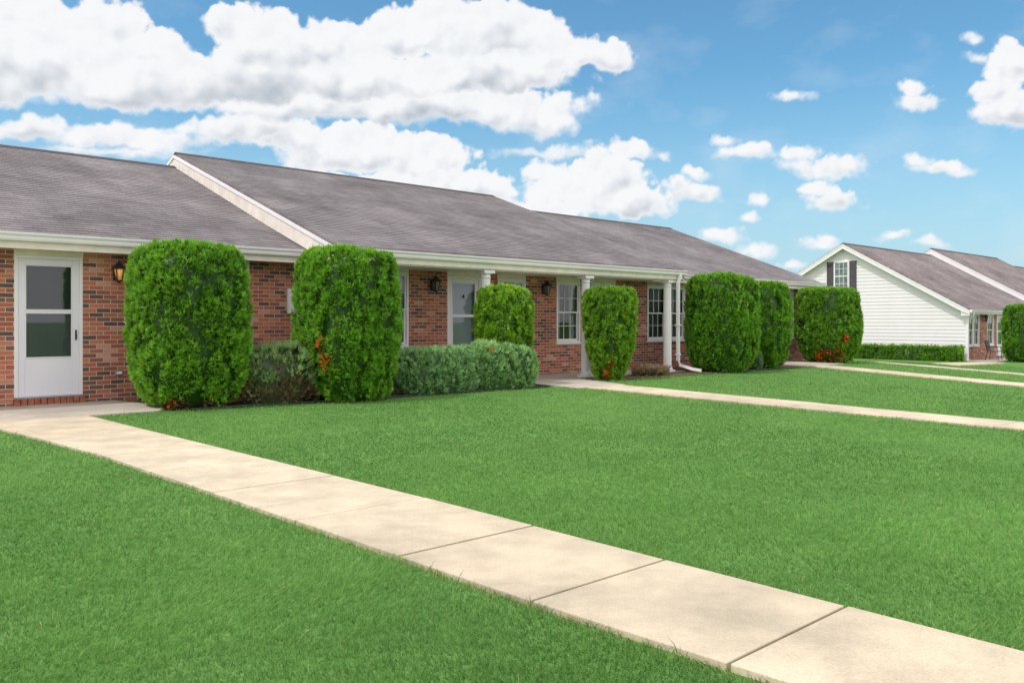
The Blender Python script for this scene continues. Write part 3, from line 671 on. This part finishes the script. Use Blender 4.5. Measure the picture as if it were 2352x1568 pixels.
def shrub(name, label, cat, group, x, y, R, H, seed, profile=ARB, rc=.095, m=26, leaf=.068, c_hi=(.29, .61, .05), c_lo=(.06, .20, .016), dead=(), ax=(1, 1), sq=3.2, up=.6, fan=.55, wl=.25, brown_base=.0, stems=3, dens=1.8, lump=.022, box=None):
    """foliage = tufts of small flat fans; each tuft is a little dome, bright at its tip and dark in the gaps"""
    z0 = Z(x, y)+.01; t = thing(name, label, cat, (x, y, z0), group); r = np.random.default_rng(seed)
    T0 = math.atan2(-y, -x)
    area = 2*math.pi*R*max(.5, (ax[0]+ax[1])/2)*H*1.0+math.pi*R*R*ax[0]*ax[1]
    if box: area = 4*(box[0]+box[1])*H+4*box[0]*box[1]
    K = int(area/(math.pi*rc*rc)*dens)
    Cp, Cn = surf(profile, R, H, K, r, sq, ax, box)
    low = noise3(Cp, 3.2, seed+1)
    Cp = Cp+Cn*(lump*low[:, None]-r.random((K, 1))*.05)
    size = rc*r.uniform(.7, 1.35, K); bright = np.clip(.08*low+r.normal(0, .12, K), -.32, .3)
    idx = np.repeat(np.arange(K), m); n = len(idx)
    N = Cn[idx]; A = nrm(np.cross(N, np.array([0.13, .07, 1.]))); B = np.cross(A, N)
    rr = np.sqrt(r.random(n)); ph = r.random(n)*2*math.pi
    oa = rr*np.cos(ph)*.8; ob = rr*np.sin(ph)*1.2
    sz = size[idx][:, None]
    P = Cp[idx]+(A*oa[:, None]+B*ob[:, None])*sz+N*(sz*.7*(1-rr[:, None]**2)-.055)
    P[:, 2] = np.maximum(P[:, 2], .01)
    D = nrm(N*.7+np.array([0, 0, up])+(A*oa[:, None]+B*ob[:, None])*.8+r.normal(0, .2, (n, 3)))
    Lf = leaf*r.uniform(.6, 1.3, n)
    g = np.clip(.84-.60*rr**2+bright[idx]+r.normal(0, .10, n), 0, 1.15)[:, None]  # gaps between tufts darkened in colour like shade, young tips paler
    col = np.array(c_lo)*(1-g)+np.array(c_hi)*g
    yel = (r.random(K) < .08)[idx][:, None]; col = np.where(yel, col*np.array([1.2, 1.04, .9]), col)
    col *= r.uniform(.88, 1.12, (n, 1))
    isdead = np.zeros(n, bool)
    if dead:
        prr = np.array(profile)
    for (th, zz, s_) in dead:
        th = th+T0
        q = (abs(math.cos(th))**sq+abs(math.sin(th))**sq)**(-1/sq); pf_ = float(np.interp(zz, prr[:, 1], prr[:, 0]))
        cpt = np.array([math.cos(th)*q*R*pf_*ax[0], math.sin(th)*q*R*pf_*ax[1], zz*H]); dd = np.linalg.norm((Cp-cpt)*np.array([1, 1, .8]), axis=1)
        isdead |= (dd < s_*r.uniform(.6, 1.2, K))[idx]
    bb = np.zeros(n, bool)
    if brown_base > 0: bb = ((Cp[:, 2] < brown_base*H*r.uniform(.3, 1.2, K)) & (r.random(K) < .8))[idx]
    ok = ~isdead & ~bb
    def make(mask, nm, cols, parent, core=False):
        V, T, cc = sprays(P[mask], D[mask], Lf[mask], Lf[mask]*wl, cols[mask], r, fan=fan)
        if core:
            if box:
                hx, hy = box[0]-.1, box[1]-.1; h2 = H-.1
                V2 = np.array([(sx*hx, sy*hy, zz) for zz in (0, h2) for sx, sy in ((-1, -1), (1, -1), (1, 1), (-1, 1))], float)
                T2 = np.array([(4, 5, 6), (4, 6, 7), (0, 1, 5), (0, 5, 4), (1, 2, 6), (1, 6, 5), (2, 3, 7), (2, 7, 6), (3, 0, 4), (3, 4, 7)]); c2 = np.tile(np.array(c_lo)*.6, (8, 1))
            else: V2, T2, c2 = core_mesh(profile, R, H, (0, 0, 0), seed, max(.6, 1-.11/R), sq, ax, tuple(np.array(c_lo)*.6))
            T = np.concatenate([T, T2+len(V)]); V = np.concatenate([V, V2]); cc = np.concatenate([cc, c2])
        return np_mesh(nm, V+np.array([x, y, z0]), T, cc, M['leaf'], parent)
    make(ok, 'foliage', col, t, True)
    dc = np.array([.95, .27, .03])*(.45+.8*g)*r.uniform(.7, 1.15, (n, 1)); dc = np.where((r.random(n) < .10)[:, None], np.array([.30, .14, .06]), dc)
    if isdead.any():
        o = make(isdead, 'dead_foliage', dc, t); o['label'] = 'orange brown dead foliage patch'
    if bb.any():
        bc = np.array([.32, .19, .12])*r.uniform(.4, 1.3, (n, 1)); o = make(bb, 'dry_twigs', bc, t); o['label'] = 'dry brown twigs at the base'
    mb = MB()
    for k in range(stems):
        a = 2*math.pi*k/stems+seed; q = R*.25
        mb.tube([(x+q*.4*math.cos(a)*ax[0], y+q*.4*math.sin(a)*ax[1], z0-.05), (x+q*.7*math.cos(a)*ax[0], y+q*.7*math.sin(a)*ax[1], z0+H*.2), (x+q*1.2*math.cos(a)*ax[0], y+q*1.2*math.sin(a)*ax[1], z0+H*.6)], .05, 7, .02)
    mb.build('trunk', M['bark'], t, smooth=True)
    return t
GA = 'clipped arborvitae shrubs along the lawn'
S = 'arborvitae_shrub'
shrub(S, 'largest clipped arborvitae shrub, leftmost, beside the lit lamp', 'shrub', GA, 5.08, 12.87, .82, 2.50, 11, ARB, dead=((.15, .02, .14), (-.4, .03, .12)), brown_base=.05)
shrub(S, 'tall clipped arborvitae with an orange dead patch between two junipers', 'shrub', GA, 7.46, 12.17, .79, 2.50, 12, ARB_WIDE, dead=((-.55, .34, .15), (-.45, .26, .12), (-.15, .25, .07)))
shrub(S, 'arborvitae with pale tips in front of the first porch column behind the juniper', 'shrub', GA, 11.3, 12.55, .55, 2.02, 13, [(.85, 0), (.97, .3), (1, .55), (.96, .8), (.9, .9), (.75, .96), (.45, .99), (0, 1)], .078, 24, .058, c_hi=(.38, .67, .05), c_lo=(.08, .24, .016))
shrub(S, 'narrow arborvitae tapering to its base beside the middle porch column', 'shrub', GA, 14.40, 12.42, .55, 2.10, 14, [(.45, 0), (.6, .08), (.85, .3), (.97, .55), (1, .78), (.95, .9), (.8, .97), (0, 1)], .078, 24, .058, c_hi=(.33, .62, .045), dead=((.1, .2, .07), (-.2, .05, .1)))
shrub(S, 'broad arborvitae right of the white downspout, front one of an overlapping pair', 'shrub', GA, 18.95, 12.5, .85, 2.53, 15, ARB, .092, 24, .068, c_hi=(.26, .56, .045))
shrub(S, 'arborvitae partly hidden behind the broad one by the downspout', 'shrub', GA, 21.4, 12.75, .71, 2.42, 16, ARB_WIDE, .092, 22, .068, c_hi=(.27, .57, .045))
shrub(S, 'arborvitae with orange dead base at the far corner of the brick building', 'shrub', GA, 26.15, 13.2, .91, 2.42, 17, ARB_WIDE, .10, 22, .075, c_hi=(.28, .57, .045), dead=((.05, .09, .26), (.55, .33, .14), (-.35, .06, .18), (.4, .12, .18)))
shrub(S, 'distant arborvitae cut by the right edge in front of the far house', 'shrub', GA, 44.9, 13.0, .78, 2.69, 18, ARB_WIDE, .13, 18, .10, c_hi=(.27, .56, .045))
GJ = 'blue green junipers under the clipped shrubs'
JH, JL = (.46, .74, .33), (.12, .27, .10)
shrub('juniper_shrub', 'low juniper with bare brown twigs between the two largest shrubs', 'shrub', GJ, 6.4, 12.55, .68, .91, 21, JUN, .08, 15, .10, (.42, .62, .24), (.11, .19, .07), ax=(1.1, .8), sq=2.2, up=.9, fan=.32, wl=.13, brown_base=.6, stems=6, dens=1.4, lump=.05)
shrub('juniper_shrub', 'low spreading blue green juniper, left one of the touching pair', 'shrub', GJ, 9.4, 12.3, .54, .85, 22, JUN, .075, 20, .07, JH, JL, ax=(1.75, .88), sq=2.8, up=.75, fan=.38, wl=.18, stems=5, lump=.045)
shrub('juniper_shrub', 'low spreading juniper with a rusty spot, right one of the touching pair', 'shrub', GJ, 10.9, 12.22, .54, .87, 23, JUN, .075, 20, .07, (.50, .80, .32), JL, ax=(1.65, .85), sq=2.8, up=.75, fan=.38, wl=.18, dead=((.1, .85, .08),), stems=5, lump=.045)
shrub('spruce_shrub', 'small grey green conifer tucked between the overlapping pair of shrubs', 'shrub', None, 20.3, 12.45, .28, .5, 24, JUN, .06, 14, .07, (.28, .42, .20), (.06, .13, .06), sq=2, up=.9, fan=.3, wl=.16, stems=2)
shrub('dry_plant', 'dry brown low plant in the bed by the last porch column', 'plant', None, 16.3, 12.75, .42, .2, 25, JUN, .07, 8, .11, (.42, .34, .18), (.18, .12, .07), sq=2, ax=(1.4, .7), up=1.0, fan=.3, wl=.1, stems=2)
shrub('boxwood_hedge', 'low clipped green hedge along the white siding of the far house', 'hedge', None, 43.0, 18.3, .42, .68, 26, None, .09, 16, .08, (.29, .58, .05), (.07, .20, .02), stems=6, dens=1.8, box=(.42, 3.2))

# ------------------------------------------------------------------ grass
def grass():
    r = np.random.default_rng(99); n = 680000
    dep = np.exp(r.uniform(math.log(1.9), math.log(42), n)); az = r.uniform(-.86, .86, n)+.7432
    rr = dep; X = rr*np.sin(az); Y = rr*np.cos(az)
    keep = (Y < 14.3) | (X > 27.3)
    keep &= ~((Y > 15.1) & (X > 43.3))
    for p in MASK: keep &= ~inside(p, X, Y)
    X, Y, dep = X[keep], Y[keep], dep[keep]; n = len(X)
    P = np.stack([X, Y, zg(X, Y)-.004], 1)
    nf = noise3(P*np.array([1, 1, 0]), 1.1, 5, 14); nm = noise3(P*np.array([1, 1, 0]), 5., 6, 14); ns = noise3(P*np.array([1, 1, 0]), 22., 7, 16)
    wl_ = np.vectorize(WL)(Y); wr_ = np.vectorize(WR)(Y)
    edge = np.zeros(n, bool); lowe = np.zeros(n, bool)
    for x0, x1 in ((wl_, wr_), (12.3, 13.35), (23, 24), (28, 29)):
        lowe |= ((X-x0 > -.05) & (X-x0 < .14)) & (Y < 12.3); edge |= (((X-x0 > -.05) & (X < x0+.1)) | (np.abs(X-x1) < .04)) & (Y < 12.3)
    sc = (dep/3.)**.7
    calm = np.clip(1.15-dep/26., .45, 1.)
    L = .039*(1+.12*nm+.08*nf+.12*ns)*r.uniform(.55, 1.3, n)*(1+.008*dep); L = np.where((r.random(n) < .014), L*1.7, L); L = np.where(lowe, L*1.15, L)
    W = .0015*np.maximum(sc, .8)*r.uniform(.7, 1.3, n)
    comb = np.stack([np.sin(nf*2.1+X*.7), np.cos(nm*1.7+Y*.6), np.zeros(n)], 1)
    lean = r.normal(0, 1, (n, 3)); lean[:, 2] = 0; lean = nrm(lean)*r.uniform(.2, 1.1, (n, 1))+comb*.4
    D1 = nrm(lean*.6+np.array([0, 0, 1.])); D2 = nrm(lean*1.5+np.array([0, 0, .7]))
    S = nrm(np.cross(D2, r.normal(size=(n, 3))))
    Lc = L[:, None]; Wc = W[:, None]
    m = P+D1*Lc*.5; t = m+D2*Lc*.5
    V = np.stack([P-S*Wc, P+S*Wc, m+S*Wc*.8, m-S*Wc*.8, t], 1).reshape(-1, 3)
    b = np.arange(n)[:, None]*5
    T = np.stack([b+np.array([0, 1, 2]), b+np.array([0, 2, 3]), b+np.array([3, 2, 4])], 1).reshape(-1, 3)
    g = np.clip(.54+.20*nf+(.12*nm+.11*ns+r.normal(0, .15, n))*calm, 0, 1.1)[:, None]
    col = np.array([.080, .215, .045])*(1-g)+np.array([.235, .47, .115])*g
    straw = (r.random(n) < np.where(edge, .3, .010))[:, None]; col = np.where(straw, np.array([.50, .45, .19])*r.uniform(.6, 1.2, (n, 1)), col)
    cc = np.repeat(col[:, None, :], 5, 1); cc[:, :2] *= .74; cc[:, 4] *= 1.15  # occlusion painted into the blades: roots darker, tips lighter
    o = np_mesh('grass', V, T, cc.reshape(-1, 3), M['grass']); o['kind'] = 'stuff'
    tag(o, 'short mown green grass of the lawn', 'grass')
grass()

# ------------------------------------------------------------------ sky: clouds as a far backdrop, blue from the sky model
CAZ = math.atan2(.6767, .7363)
def pnoise(x, y, seed):
    xi = np.floor(x).astype(np.int64); yi = np.floor(y).astype(np.int64); fx = x-xi; fy = y-yi
    u = fx*fx*fx*(fx*(fx*6-15)+10); v = fy*fy*fy*(fy*(fy*6-15)+10)
    an = np.random.default_rng(seed).random((256, 256))*2*np.pi; gx, gy = np.cos(an), np.sin(an)
    def g(i, j):
        a = (xi+i) % 256; b = (yi+j) % 256; return gx[a, b]*(fx-i)+gy[a, b]*(fy-j)
    return ((g(0, 0)*(1-u)+g(1, 0)*u)*(1-v)+(g(0, 1)*(1-u)+g(1, 1)*u)*v)*1.4
def fbm(x, y, s, octv, seed, gain=.5):
    o = np.zeros_like(x); a = 1.; t = 0
    for i in range(octv):
        o += a*pnoise(x/s+i*17.3, y/s+i*9.1, seed+i); t += a; a *= gain; s /= 2.03; x, y = x*.8-y*.6, x*.6+y*.8
    return o/t*.9
def worley(x, y, s, seed, k=12.):
    r = np.random.default_rng(seed); px = r.random((256, 256)); py = r.random((256, 256))
    u = x/s; v = y/s; xi = np.floor(u).astype(np.int64); yi = np.floor(v).astype(np.int64); acc = np.zeros(x.shape)
    for i in (-1, 0, 1):
        for j in (-1, 0, 1):
            a = xi+i; b = yi+j
            d = np.sqrt((a+px[a % 256, b % 256]-u)**2+(b+py[a % 256, b % 256]-v)**2)
            acc += np.exp(-k*d)
    return 1+np.log(acc)/k
def clouds():
    da = math.radians(.06)
    az = np.arange(-math.radians(41), math.radians(41), da); el = np.arange(math.radians(.2), math.radians(27), da)
    A, E = np.meshgrid(az, el, indexing='ij')
    X = 1176+1930*np.tan(A); Y = 739-1930*np.tan(E)/np.cos(A)
    u, v = A*1930, -E*1930
    def sh(a, dx, dy): return np.roll(np.roll(a, dx, 0), dy, 1)
    def layer(B, seed, scale=1., grey=.75, soft=.42):
        o = seed*371.7
        wx = fbm(u+o, v, 120, 3, seed+1)*50*scale+fbm(u+o, v, 26, 4, seed+8)*13; wy = fbm(u+o, v, 120, 3, seed+5)*36*scale+fbm(u+o, v, 26, 4, seed+12)*11
        Xw, Yw = X+wx, Y+wy
        d = np.full(X.shape, -9.); sc = np.full(X.shape, .3); hs = np.zeros(X.shape); ws = np.full(X.shape, 1e-6)
        for (x, y, rx, ry) in B:
            yy = (Yw-y)/ry; y2 = np.where(yy > 0, yy*1.35, yy)
            q = (1-np.sqrt(((Xw-x)/rx)**2+y2**2)); s = min(ry, 80)/36.
            val = q*s; m = val > d; d = np.where(m, val, d); sc = np.where(m, min(1., ry/42.), sc)
            w = np.exp(np.clip(val, -3, 3)*3.); hs += w*np.clip(yy, -1.2, 1.2); ws += w
        h = hs/ws
        w1 = worley(u+o+wx*.4, v+wy*.4, 74*scale, seed+3); w2 = worley(u+o+wx*.35, v+wy*.35, 34*scale, seed+4); w3 = worley(u+o+wx*.2, v+wy*.2, 16*scale, seed+6)
        pf = (w1*.50+w2*.32+w3*.18-.52)*1.8
        fb = fbm(u+o, v, 80*scale, 7, seed+20, .56)*1.2
        topw = np.clip(.75-h*.5, .3, 1.1)
        dens = d+(pf*.65*topw+fb*.6)*np.clip(sc, .3, 1)
        w_ = soft*np.clip(.85+h*.45, .55, 1.5)
        t = np.clip((dens+.12)/w_, 0, 1); alpha = t*t*(3-2*t)
        hl = (w1*.62+w2*.31+w3*.07)*1.5
        relief = (hl-sh(hl, 7, -12))*.5+(hl-sh(hl, 4, -7))*.5; fine = fb-sh(fb, 2, -4)
        big = fbm(u+o, v, 230, 4, seed+60, .45)*.95
        s = np.clip((h+.18+big-relief*.5)/1.0, 0, 1); s = s*s*(3-2*s)
        thick = np.clip((dens-.05)/.85, 0, 1); thick = thick*thick*(3-2*thick)
        lit = .98-grey*s*thick+.20*relief*thick+.16*fine*thick  # light and shade painted into the clouds: bright tops, grey undersides
        return alpha*.985, np.clip(lit, 0, 1)
    far = [(1715, 355, 75, 22), (1660, 325, 32, 14), (1890, 382, 105, 30), (1830, 352, 45, 20), (1915, 460, 80, 36), (1865, 432, 40, 24), (1820, 222, 48, 17), (2110, 238, 64, 27), (2095, 205, 34, 22), (2320, 150, 62, 62), (2290, 215, 60, 38), (2340, 262, 110, 48),
           (2150, 378, 56, 20), (2115, 362, 32, 15), (2190, 388, 38, 14), (1742, 460, 26, 18), (1727, 506, 28, 15), (1665, 550, 55, 24), (1735, 577, 42, 18), (1880, 562, 56, 16), (2240, 95, 24, 15), (2240, 135, 45, 15), (2060, 540, 36, 12), (2140, 560, 36, 12), (1820, 612, 36, 14), (2600, 200, 130, 70), (2750, 420, 100, 30),
           (1590, 445, 75, 25), (1560, 425, 40, 20), (1600, 398, 34, 15)]
    low = [(830, 350, 200, 70), (680, 320, 110, 40), (960, 370, 120, 70), (1060, 440, 130, 62), (900, 450, 320, 55), (1390, 415, 95, 70), (1450, 352, 66, 28), (1420, 470, 130, 50), (1290, 430, 90, 38), (1220, 480, 200, 34), (1250, 395, 42, 22)]
    left = [(60, 300, 200, 38), (250, 315, 200, 40), (380, 325, 130, 32), (560, 300, 150, 40), (250, 352, 230, 20), (-250, 310, 200, 50)]
    mid = [(1255, 346, 105, 19), (1100, 250, 270, 56), (1240, 280, 105, 38), (760, 240, 330, 62)]
    top = [(60, 130, 330, 125), (-150, 200, 260, 110), (60, 40, 110, 60), (240, 70, 105, 68), (340, 130, 90, 66), (330, 190, 270, 85), (540, 60, 75, 60), (620, 130, 150, 95), (560, 190, 200, 75), (770, 110, 130, 72), (930, 80, 95, 85), (850, 180, 240, 70), (1090, 85, 150, 90), (1200, 90, 110, 66), (1120, 175, 240, 66), (1290, 130, 130, 62), (1390, 135, 75, 48)]
    layers = [layer(far, 31, .7, .6, .62), layer(low, 57, .85, .66, .52), layer(left, 83, 1., .6, .8), layer(mid, 101, 1., .85, .75), layer(top, 7, 1.1, .82, .55)]
    al = np.zeros(X.shape); lt = np.zeros(X.shape)
    for a, l in layers:
        na = a+al*(1-a); lt = (l*a+lt*al*(1-a))/np.maximum(na, 1e-5); al = na
    alpha = al
    c0 = np.array([.43, .485, .56]); c1 = np.array([.94, .95, .965])
    col = c0+(c1-c0)*lt[..., None]
    wisp = .22*np.clip(fbm(u, v*1.8, 190, 5, 44)*2.2-.05, 0, 1); alpha = alpha+wisp*(1-alpha)*.6
    col = np.where((al < .02)[..., None], c1, col)
    edgef = np.clip((math.radians(40.5)-np.abs(A))/math.radians(4), 0, 1)*np.clip((math.radians(26.7)-E)/math.radians(2.5), 0, 1); alpha = alpha*edgef
    R = 2600.; Aw = A+CAZ
    V = np.stack([R*np.cos(E)*np.sin(Aw), R*np.cos(E)*np.cos(Aw), R*np.sin(E)], -1).reshape(-1, 3)
    nx, ny = A.shape; idx = np.arange(nx*ny).reshape(nx, ny)
    q = np.stack([idx[:-1, :-1], idx[1:, :-1], idx[1:, 1:], idx[:-1, 1:]], -1).reshape(-1, 4)
    af = alpha.ravel(); q = q[af[q].max(1) > .004]
    used = np.unique(q); mp = np.zeros(nx*ny, np.int64); mp[used] = np.arange(len(used))
    m = bpy.data.materials.new('cloud'); m.use_nodes = True; nt = m.node_tree; nt.nodes.clear(); L = nt.links.new
    o = nd(nt, 'ShaderNodeOutputMaterial'); a = nd(nt, 'ShaderNodeAttribute', attribute_name='Col'); e = nd(nt, 'ShaderNodeEmission'); tr = nd(nt, 'ShaderNodeBsdfTransparent'); mx = nd(nt, 'ShaderNodeMixShader')
    L(a.outputs['Color'], e.inputs['Color']); L(a.outputs['Alpha'], mx.inputs[0]); L(tr.outputs[0], mx.inputs[1]); L(e.outputs[0], mx.inputs[2]); L(mx.outputs[0], o.inputs['Surface'])
    m.cycles.emission_sampling = 'NONE'
    ob = np_mesh('sky', V[used], mp[q], col.reshape(-1, 3)[used], m, alpha=af[used]); ob['kind'] = 'structure'
clouds()

def world():
    w = bpy.data.worlds.new('World'); SC.world = w; w.use_nodes = True; nt = w.node_tree; nt.nodes.clear(); L = nt.links.new
    def val(s, i, v):
        if v is None: return
        if isinstance(v, (int, float, tuple)): s.inputs[i].default_value = v
        else: L(v, s.inputs[i])
    def mth(op, a, b=None, c=None, clamp=False):
        q = nt.nodes.new('ShaderNodeMath'); q.operation = op; q.use_clamp = clamp; val(q, 0, a); val(q, 1, b); val(q, 2, c); return q.outputs[0]
    def smooth(v, a, b):
        q = nt.nodes.new('ShaderNodeMapRange'); q.interpolation_type = 'SMOOTHSTEP'; val(q, 0, v); q.inputs[1].default_value = a; q.inputs[2].default_value = b; return q.outputs[0]
    def mixc(f, a, b):
        q = nt.nodes.new('ShaderNodeMix'); q.data_type = 'RGBA'; val(q, 0, f)
        for i, v in ((6, a), (7, b)):
            if isinstance(v, tuple): q.inputs[i].default_value = v
            else: L(v, q.inputs[i])
        return q.outputs[2]
    tc = nt.nodes.new('ShaderNodeTexCoord')
    sp = nt.nodes.new('ShaderNodeSeparateXYZ'); L(tc.outputs['Generated'], sp.inputs[0])
    dt = nt.nodes.new('ShaderNodeVectorMath'); dt.operation = 'DOT_PRODUCT'; L(tc.outputs['Generated'], dt.inputs[0]); dt.inputs[1].default_value = (.6767, .7363, 0)
    z = sp.outputs['Z']
    no = nt.nodes.new('ShaderNodeTexNoise'); no.inputs['Scale'].default_value = 2.6; no.inputs['Detail'].default_value = 4; no.inputs['Roughness'].default_value = .6; L(tc.outputs['Generated'], no.inputs['Vector'])
    away = mth('MAXIMUM', mth('SUBTRACT', 1., smooth(dt.outputs['Value'], .45, .68)), smooth(z, .46, .62))
    cl = mth('MULTIPLY', smooth(no.outputs['Fac'], .32, .48), away)
    sky = nt.nodes.new('ShaderNodeTexSky'); sky.sky_type = 'NISHITA'; sky.sun_disc = False
    sky.sun_elevation = math.radians(57.5); sky.sun_rotation = math.radians(-78); sky.air_density = 1.2; sky.dust_density = .6; sky.ozone_density = 2.5
    st = nt.nodes.new('ShaderNodeVectorMath'); st.operation = 'MULTIPLY'; L(sky.outputs['Color'], st.inputs[0]); st.inputs[1].default_value = (.84, 1.34, 1.46)
    hz = mth('SUBTRACT', 1., smooth(z, -.03, .30))
    sk = mixc(mth('MULTIPLY', hz, .80), st.outputs[0], (5.0, 6.8, 8.4, 1))
    fin = mixc(cl, sk, (13.8, 13.1, 12.9, 1))  # bright clouds overhead and behind the view, added as white fill light
    bg = nt.nodes.new('ShaderNodeBackground'); L(fin, bg.inputs['Color']); bg.inputs['Strength'].default_value = .1
    o = nt.nodes.new('ShaderNodeOutputWorld'); L(bg.outputs[0], o.inputs['Surface'])
world()

sd = bpy.data.lights.new('sun', 'SUN'); sd.energy = 2.1; sd.angle = math.radians(3); sd.color = (1, .96, .90)
so = bpy.data.objects.new('sun', sd); C.objects.link(so); so.location = (-10, 20, 30)
so.rotation_euler = Vector((-.75, .06, 1.2)).to_track_quat('Z', 'Y').to_euler()

cam = bpy.data.cameras.new('camera'); co = bpy.data.objects.new('camera', cam); C.objects.link(co)
co.location = (0, 0, 1.3); co.rotation_euler = (math.pi/2, 0, -CAZ)
cam.sensor_width = 36; cam.lens = 1930/2352*36; cam.shift_y = -45/2352; cam.clip_end = 8000; cam.clip_start = .05
SC.camera = co
SC.view_settings.view_transform = 'Standard'; SC.view_settings.look = 'None'; SC.view_settings.exposure = 0
